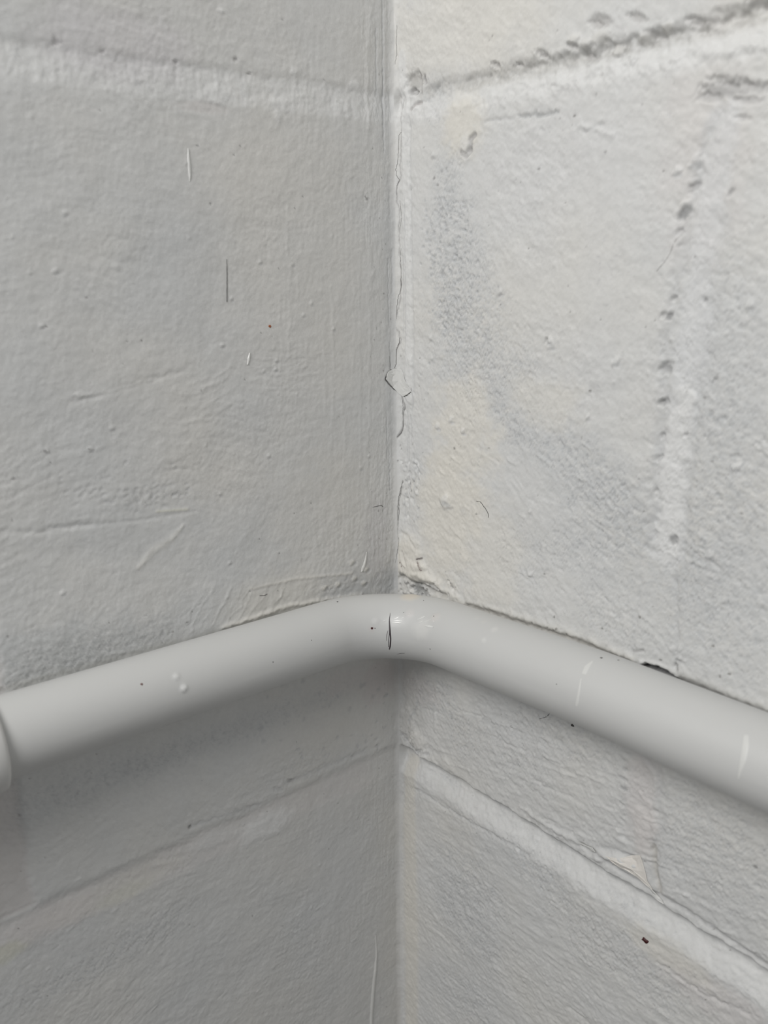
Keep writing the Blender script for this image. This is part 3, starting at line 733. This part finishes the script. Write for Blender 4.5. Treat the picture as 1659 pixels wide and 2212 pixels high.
def on_pipe(px, py, lift=0.):
    d = np.hypot(PXs-px, PYs-py)+np.where(facing, 0, 1e6)
    i, j = np.unravel_index(np.argmin(d), d.shape)
    # slide along the surface for sub-cell accuracy
    r = ray(px, py); r = r/np.linalg.norm(r)
    n = PN[i, j]; P0 = PP[i, j]/1000
    t = ((P0-CP)@n)/(r@n); Pt = CP+r*t
    # project back to the tube
    q = Pt*1000-AX[i]; q = q-(q@TG[i])*TG[i]; ax = Pt*1000-q
    q = q/np.linalg.norm(q)
    return (ax+q*(rad[i, j]+lift))/1000, q
def pblob(px, py, r, dh, col, al, soft=.6, asp=1.):
    global PP
    c = np.array(on_pipe(px, py)[0])*1000
    d = np.linalg.norm((PP-c)*np.array([1, 1, asp]), axis=-1)/r
    a = 1-ss(1-soft, 1+soft*.6, d+.2*fbm(SS, TT, max(r*.7, 1.5), 2, int(px) % 50))
    rad[...] += dh*a
    if col is not None: PC[:] = PC*(1-(a*al)[..., None])+np.array(col)*(a*al)[..., None]
pblob(887, 1288, 3.4, .25, (.70, .645, .56), .9, asp=2.6)
pblob(940, 1334, 1.8, .22, (.66, .635, .61), .7)
pblob(886, 1325, 1.6, .15, (.67, .645, .63), .6)
pblob(812, 1342, 1.2, .12, (.68, .67, .66), .5)
pblob(803, 1359, 1.2, .0, (.60, .56, .55), .5)
pblob(910, 1360, 3.5, .10, (.76, .755, .73), .4)
pblob(1030, 1335, .9, .10, (.66, .65, .63), .5); pblob(1045, 1343, .9, .1, (.66, .65, .63), .5)
pblob(1068, 1360, 1.2, .1, (.74, .73, .71), .5); pblob(1045, 1383, .8, .1, (.76, .76, .74), .5)
pblob(397, 1487, 1.0, .45, (.80, .80, .79), .8); pblob(381, 1462, .9, .35, (.77, .77, .76), .6)
# rippled paint on the outside of the bend, which glints
bendm = np.exp(-(((PXs-880)/55)**2+((PYs-1345)/16)**2))*facing
rad += bendm*.05*fbm(SS, TT, 1.5, 3, 311, .6, .2, 2.5)
PP = AX[:, None]+rad[..., None]*RING
g0 = np.gradient(PP, axis=0); g1 = (np.roll(PP, -1, 1)-np.roll(PP, 1, 1))/2
PNn = np.cross(g0, g1); PNn /= np.linalg.norm(PNn, axis=-1, keepdims=True)
PNn *= np.sign(np.einsum('ijk,ijk->ij', PNn, PN))[..., None]
ns = len(AX)
idx = np.arange(ns*NT).reshape(ns, NT)
a = idx[:-1]; b = idx[1:]; Qp = np.stack([a, np.roll(a, -1, 1), np.roll(b, -1, 1), b], -1).reshape(-1, 4)
chk = np.cross(PP[0, 1]-PP[0, 0], PP[1, 1]-PP[0, 1])@PN[0, 0]
if chk < 0: Qp = Qp[:, ::-1]

pipe = bpy.data.objects.new('plastic_pipe', None); COL.objects.link(pipe)
pipe.location = tuple(np.array([-OFS-4, -OFS-4, -126])/1000+np.array([0, 0, H0])); pipe.empty_display_size = .02
pipe['label'] = 'white plastic pipe bent around the corner, running along both painted walls'; pipe['category'] = 'pipe'
link('tube', np_mesh('tube', PP.reshape(-1, 3)/1000, Qp, PNn.reshape(-1, 3), PC.reshape(-1, 3)), M_PIPE, pipe)

# socket coupling at the left edge of the picture: lathe along the left leg
def lathe_x(prof, cy, cz, n=96):
    a_ = np.linspace(0, 2*np.pi, n, endpoint=False); V_ = []; Q_ = []
    for x, r in prof: V_ += [(x/1000, (cy+r*math.cos(t))/1000, (cz+r*math.sin(t))/1000) for t in a_]
    m_ = len(prof)
    for i in range(m_-1):
        for k in range(n):
            k2 = (k+1) % n
            Q_.append((i*n+k, i*n+k2, (i+1)*n+k2, (i+1)*n+k))
    return V_, Q_
CX = -144.6
cp = [(CX+.0, 10.6), (CX+.0, 11.5), (CX-.35, 12.3), (CX-1.2, 12.75), (CX-3, 12.85), (CX-7, 12.85), (CX-8, 12.5), (CX-30, 12.5), (CX-31, 12.85), (CX-35, 12.85), (CX-36.2, 12.3), (CX-36.6, 11.5), (CX-36.6, 10.6)]
Vc_, Qc_ = lathe_x(cp, -OFS-.5, -115.2)
cme = np_mesh('coupling_socket', Vc_, Qc_, colors=np.full((len(Vc_), 3), (.63, .625, .61)))
link('coupling_socket', cme, M_PIPE, pipe, label='wider white socket collar on the left end of the pipe')

# ------------------------------------------------------------------ small raised marks as ribbons on a surface
def ribbon(name, pts, wd, surf, m, parent=None, lift=.02, dome=.06, sub=6, **tags):
    """domed strip following picture points laid on surf; wd half widths in mm"""
    W_ = np.array(wd if hasattr(wd, '__len__') else [wd]*len(pts), float)
    P2 = np.array(pts, float); n = (len(P2)-1)*sub+1
    t = np.linspace(0, len(P2)-1, n)
    # Catmull-like smoothing through linear interpolation + blur
    px = np.interp(t, range(len(P2)), P2[:, 0]); py = np.interp(t, range(len(P2)), P2[:, 1]); ww = np.interp(t, range(len(P2)), W_)
    if n > 6:
        for _ in range(2):
            px[1:-1] = (px[:-2]+px[1:-1]*2+px[2:])/4; py[1:-1] = (py[:-2]+py[1:-1]*2+py[2:])/4
    pn = [surf(x, y, lift) for x, y in zip(px, py)]
    P = np.array([q[0] for q in pn])*1000; N = np.array([q[1] for q in pn])
    T = np.gradient(P, axis=0); T /= np.linalg.norm(T, axis=1, keepdims=True)+1e-12
    S = np.cross(T, N); S /= np.linalg.norm(S, axis=1, keepdims=True)+1e-12
    V_ = []; K = 7
    for i in range(n):
        for k in range(K):
            a_ = k/(K-1)*2-1
            V_.append((P[i]+S[i]*a_*ww[i]+N[i]*(dome*(1-a_*a_)*min(1, ww[i]/W_.max()*1.5)-.06*(abs(a_) > .99)))/1000)
    Q_ = [(i*K+k, (i+1)*K+k, (i+1)*K+k+1, i*K+k+1) for i in range(n-1) for k in range(K-1)]
    me = np_mesh(name, V_, Q_)
    return link(name, me, m, parent, **tags)
def loose(o, cat, label, group=None):
    c = sum((Vector(v.co) for v in o.data.vertices), Vector())/len(o.data.vertices)
    recentre(o, c); o['label'] = label; o['category'] = cat
    if group: o['group'] = group
    return o
LS = L.point; RS = Rw.point

# pencil strokes across the bend
ribbon('pencil_mark', [(843, 1324), (841, 1340), (842, 1358), (844, 1380), (843, 1396), (841, 1403)], [.06, .2, .32, .3, .28, .18], on_pipe, M_INK, pipe, .03, .02, label='dark vertical pencil stroke across the bend')
ribbon('pencil_mark', [(841, 1345), (841, 1370), (839, 1385), (840, 1398)], [.1, .12, .13, .14], on_pipe, M_INK, pipe, .03, .02)
ribbon('pencil_mark', [(838, 1362), (835.5, 1372), (835, 1384)], [.06, .11, .07], on_pipe, M_INK, pipe, .03, .02)
ribbon('pencil_mark', [(858, 1413), (866, 1411), (874, 1411)], [.05, .08, .06], on_pipe, M_HAIR, pipe, .03, .02)
# pale glossy dabs added on the outside of the bend to make its highlights
for i_, (x0, y0, x1, y1, w_) in enumerate(((849, 1342, 868, 1340, .30), (848, 1346, 866, 1345, .28), (852, 1337, 861, 1333, .2), (861, 1349, 869, 1343, .16), (866, 1336, 872, 1333, .12), (828, 1342, 833, 1341, .22),
        (902, 1339, 918, 1331, .26), (904, 1347, 914, 1341, .22), (915, 1345, 932, 1337, .14), (918, 1352, 936, 1355, .5), (884, 1326, 887, 1325, .18), (880, 1331, 884, 1330, .16), (934, 1340, 938, 1343, .16))):
    ribbon('highlight_dab', [(x0, y0), ((x0+x1)/2, (y0+y1)/2), (x1, y1)], [w_*.4, w_, w_*.4], on_pipe, M_GLINT, pipe, .02, w_*.35, sub=3)
# pale smears of paint on the right leg
ribbon('paint_smear', [(1280, 1428), (1268, 1440), (1261, 1456)], [.3, .9, .8], on_pipe, M_STREAK, pipe, .0, .05, label='short pale smear of paint on the right leg')
ribbon('paint_smear', [(1255, 1466), (1251, 1490), (1247, 1516), (1245, 1525)], [.2, .35, .6, .4], on_pipe, M_STREAK, pipe, .0, .05)
ribbon('paint_smear', [(1612, 1588), (1611, 1610), (1606, 1640), (1598, 1668), (1595, 1682)], [.6, .85, .8, .4, .2], on_pipe, M_STREAK, pipe, .0, .06, label='longer pale drip of paint near the right end of the pipe')
def dot(name, px, py, r, surf, m, parent=None, asp=1., h=.25, **t):
    P, N = surf(px, py, 0.); P = np.array(P)*1000; N = np.array(N)
    A = np.cross(N, [0, 0, 1.]); A /= np.linalg.norm(A); B = np.cross(N, A)
    rings = [(1.0, -.15), (.95, .35), (.7, .75), (.35, .95)]
    V_ = []; K = 14; rr = np.random.default_rng(int(px)); wob = 1+.15*rr.normal(size=K)
    for s_, hh in rings:
        for k in range(K):
            a_ = 2*math.pi*k/K
            V_.append((P+A*math.cos(a_)*r*s_*wob[k]*asp+B*math.sin(a_)*r*s_*wob[k]+N*hh*h*r)/1000)
    V_.append((P+N*h*r)/1000)
    Q_ = [(i*K+k, i*K+(k+1) % K, (i+1)*K+(k+1) % K, (i+1)*K+k) for i in range(3) for k in range(K)]
    me = bpy.data.meshes.new(name)
    me.from_pydata([(v[0], v[1], v[2]+H0) for v in V_], [], Q_+[(3*K+k, 3*K+(k+1) % K, 4*K) for k in range(K)])
    for p in me.polygons: p.use_smooth = True
    return link(name, me, m, parent, **t)
dot('speck', 803.5, 1357, .42, on_pipe, M_RED, pipe, label='dark red speck left of the pencil mark')
dot('speck', 810, 1357, .17, on_pipe, M_HAIR, pipe)
dot('speck', 306, 1478, .38, on_pipe, mat('brown_speck', (.2, .13, .12), .6), pipe)
dot('speck', 729, 1300, .3, on_pipe, M_DIRT, pipe)
for x, y, r in ((937, 1331, .2), (872, 1323, .13), (929, 1402, .2), (915, 1297, .15), (1299, 1421, .35), (1336, 1426, .28), (1202, 1478, .15), (590, 1430, .18), (673, 1383, .15)):
    dot('speck', x, y, r, on_pipe, M_HAIR, pipe)

# paint drips and scratches standing on the walls (parts of the walls)
ribbon('paint_drip', [(407, 320), (408, 345), (410, 372), (410, 392)], [.15, .5, .5, .15], LS, M_FLAKE, wall_left, .0, .3, label='thin white raised paint drip high on the left wall')
ribbon('paint_drip', [(540, 762), (538, 775), (535, 788)], [.2, .5, .25], LS, M_GLOSS, wall_left, .0, .3)
ribbon('paint_drip', [(793, 1192), (790, 1210), (784, 1230), (781, 1236)], [.2, .45, .8, .3], LS, M_GLOSS, wall_left, .0, .35, label='short white paint drip just above the pipe')
ribbon('paint_drip', [(811, 2018), (813, 2060), (809, 2110), (806, 2150), (803, 2200), (801, 2230)], [.2, .4, .8, .9, .9, .6], LS, M_GLOSS, wall_left, .0, .5, label='long glossy white paint drip at the bottom near the corner')
ribbon('paint_run', [(862, 1985), (864, 1950), (860, 1945), (860, 1860)], [.3, .5, .4, .3], RS, M_FLAKE, wall_right, .0, .25)
# loose polygon flake in the corner
def flake(name, outline, surf, m, parent, lift, thick, curl=0., **t):
    c = np.mean(outline, axis=0); V_ = []; n = len(outline)
    rings = [1.0, .97, .8, .5]
    for ri, s_ in enumerate(rings):
        for p in outline:
            q = c+(np.array(p, float)-c)*s_
            P, N = surf(q[0], q[1], lift+thick*(0 if ri == 0 else .7+.3*(1-s_))+curl*max(0, s_-.7))
            V_.append(P)
    P, N = surf(c[0], c[1], lift+thick); V_.append(P)
    V_ = np.array(V_); V_[:, 2] += H0
    Q_ = [(i*n+k, i*n+(k+1) % n, (i+1)*n+(k+1) % n, (i+1)*n+k) for i in range(3) for k in range(n)]
    me = bpy.data.meshes.new(name); me.from_pydata([tuple(v) for v in V_], [], Q_+[(3*n+k, 3*n+(k+1) % n, 4*n) for k in range(n)])
    return link(name, me, m, parent, **t)
def corner_surf(px, py, lift=0.):
    """fillet between the walls: nearest relief point seen at this picture point"""
    best = None
    for W in (L, Rw):
        P = W.P[:75]; d = (P-CP)@F
        x = 829.5+FPX*((P-CP)@RV)/d; y = 1106-FPX*((P-CP)@UV)/d
        k = np.hypot(x-px, y-py); i, j = np.unravel_index(np.argmin(k), k.shape)
        if best is None or k[i, j] < best[0]: best = (k[i, j], W.P[i, j], W.N[i, j])
    return best[1]+best[2]*lift/1000, best[2]
fo = [(845, 798), (853, 796), (868, 797), (872, 808), (874, 820), (880, 832), (889, 845), (880, 853), (872, 857), (862, 850), (848, 837), (833, 820), (834, 812), (838, 803)]
flake('paint_flake', fo, corner_surf, M_FLAKE, wall_right, .12, .25, label='loose chip of paint bridging the corner')
MC_D = mat('open_crack', (.13, .125, .12), .8)
# dark open edge round the left side of the flake
ribbon('crack', [(856, 797), (845, 798), (838, 804), (834, 813), (832, 820), (838, 828), (848, 838), (856, 845)], [.1, .18, .25, .27, .22, .14, .12, .05], corner_surf, MC_D, wall_left, .16, .02)
ribbon('crack', [(872, 857), (880, 854), (889, 846), (888, 838)], [.1, .15, .08, .05], corner_surf, MC_D, wall_right, .12, .02)
for pts, wv in (([(867, 285), (862, 292), (860, 330), (859, 352), (855, 365), (856, 378), (864, 390), (858, 398), (857, 420)], .09),
                ([(864, 432), (866, 450), (867, 475), (864, 495)], .08), ([(866, 535), (865, 565), (867, 590), (865, 632), (860, 640), (857, 665), (856, 690)], .09),
                ([(864, 727), (862, 742), (857, 752), (855, 775), (856, 785), (851, 797)], .14), ([(841, 770), (843, 797)], .08), ([(869, 860), (871, 880), (869, 895)], .1),
                ([(871, 915), (871, 928), (865, 937), (859, 942)], .11), ([(870, 1040), (865, 1055), (864, 1066), (860, 1075), (862, 1090), (862, 1110), (861, 1140)], .09),
                ([(858, 55), (856, 90), (857, 120), (853, 140)], .08), ([(862, 1160), (861, 1175), (858, 1195), (854, 1215)], .09)):
    ribbon('crack', pts, [wv*.5]+[wv]*(len(pts)-2)+[wv*.4], corner_surf, mat('crack_shadow', (.20, .195, .19), .8) if 'MC' not in globals() else MC, wall_right, .04, .02)
    MC = bpy.data.materials['crack_shadow']
# chipped cream patch beneath the perpend joint on the right wall
co_ = [(1311, 1846), (1322, 1849), (1345, 1852), (1363, 1849), (1382, 1848), (1387, 1862), (1394, 1885), (1398, 1903), (1410, 1922), (1402, 1918), (1388, 1908), (1375, 1895), (1355, 1880), (1340, 1872), (1325, 1858)]
flake('paint_chip', co_, RS, M_CREAM, wall_right, .22, .12, label='cream undercoat showing where paint has chipped off')
flake('paint_chip', [(1250, 1818), (1262, 1820), (1270, 1824), (1283, 1829), (1290, 1838), (1280, 1839), (1268, 1832), (1258, 1826)], RS, M_FLAKE, wall_right, .4, .2, label='small bright blister of paint on the joint edge')
flake('paint_chip', [(1400, 1912), (1412, 1923), (1430, 1942), (1436, 1952), (1424, 1945), (1408, 1930)], RS, M_STREAK, wall_right, .4, .2)

# ------------------------------------------------------------------ loose things stuck to the walls
def hair(name, pts, r, surf, label, m=M_HAIR, cat='bristle'):
    r = [q*.62 for q in r]
    return loose(ribbon(name, pts, r, surf, m, None, .06, max(r)*.9), cat, label)
hair('brush_bristle', [(490, 560), (491.5, 590), (491, 620), (491, 652)], [.06, .13, .15, .12], LS, 'straight dark bristle stuck upright on the left wall')
hair('brush_bristle', [(1030, 1082), (1038, 1083), (1048, 1097), (1055, 1110), (1055, 1118)], [.08, .14, .16, .14, .1], RS, 'curved dark hair on the right wall above the pipe')
hair('brush_bristle', [(806, 1096), (815, 1094), (824, 1091), (828, 1095)], [.08, .14, .14, .1], LS, 'short crooked hair just left of the corner')
hair('brush_bristle', [(1475, 498), (1456, 520), (1446, 548), (1435, 566), (1418, 586)], [.05, .08, .09, .09, .07], RS, 'long faint hair curving beside the upright joint on the right wall', mat('pale_hair', (.38, .37, .36), .5))
hair('brush_bristle', [(1200, 1537), (1188, 1540), (1180, 1549), (1165, 1553)], [.1, .12, .12, .08], RS, 'thin hair with a dark end close under the right leg of the pipe')
hair('brush_bristle', [(560, 1286), (570, 1286), (577, 1283)], [.1, .14, .1], LS, 'tiny dark hair on the left wall just above the pipe')
s = loose(dot('debris_speck', 1393, 2032, .75, RS, M_RED, asp=1.4, h=.6), 'debris', 'dark red speck low on the right wall under the slanting joint')
s = loose(dot('debris_speck', 583, 705, .42, LS, M_ORANGE, h=.5), 'debris', 'tiny orange rust speck on the left wall')
s = loose(dot('debris_speck', 1236, 1567, .42, RS, M_DIRT, asp=1.6, h=.5), 'debris', 'small black crumb under the right leg of the pipe')
s = loose(dot('debris_speck', 859, 1687, .32, RS, M_ORANGE, h=.5), 'debris', 'tiny orange rust speck in the corner below the pipe')
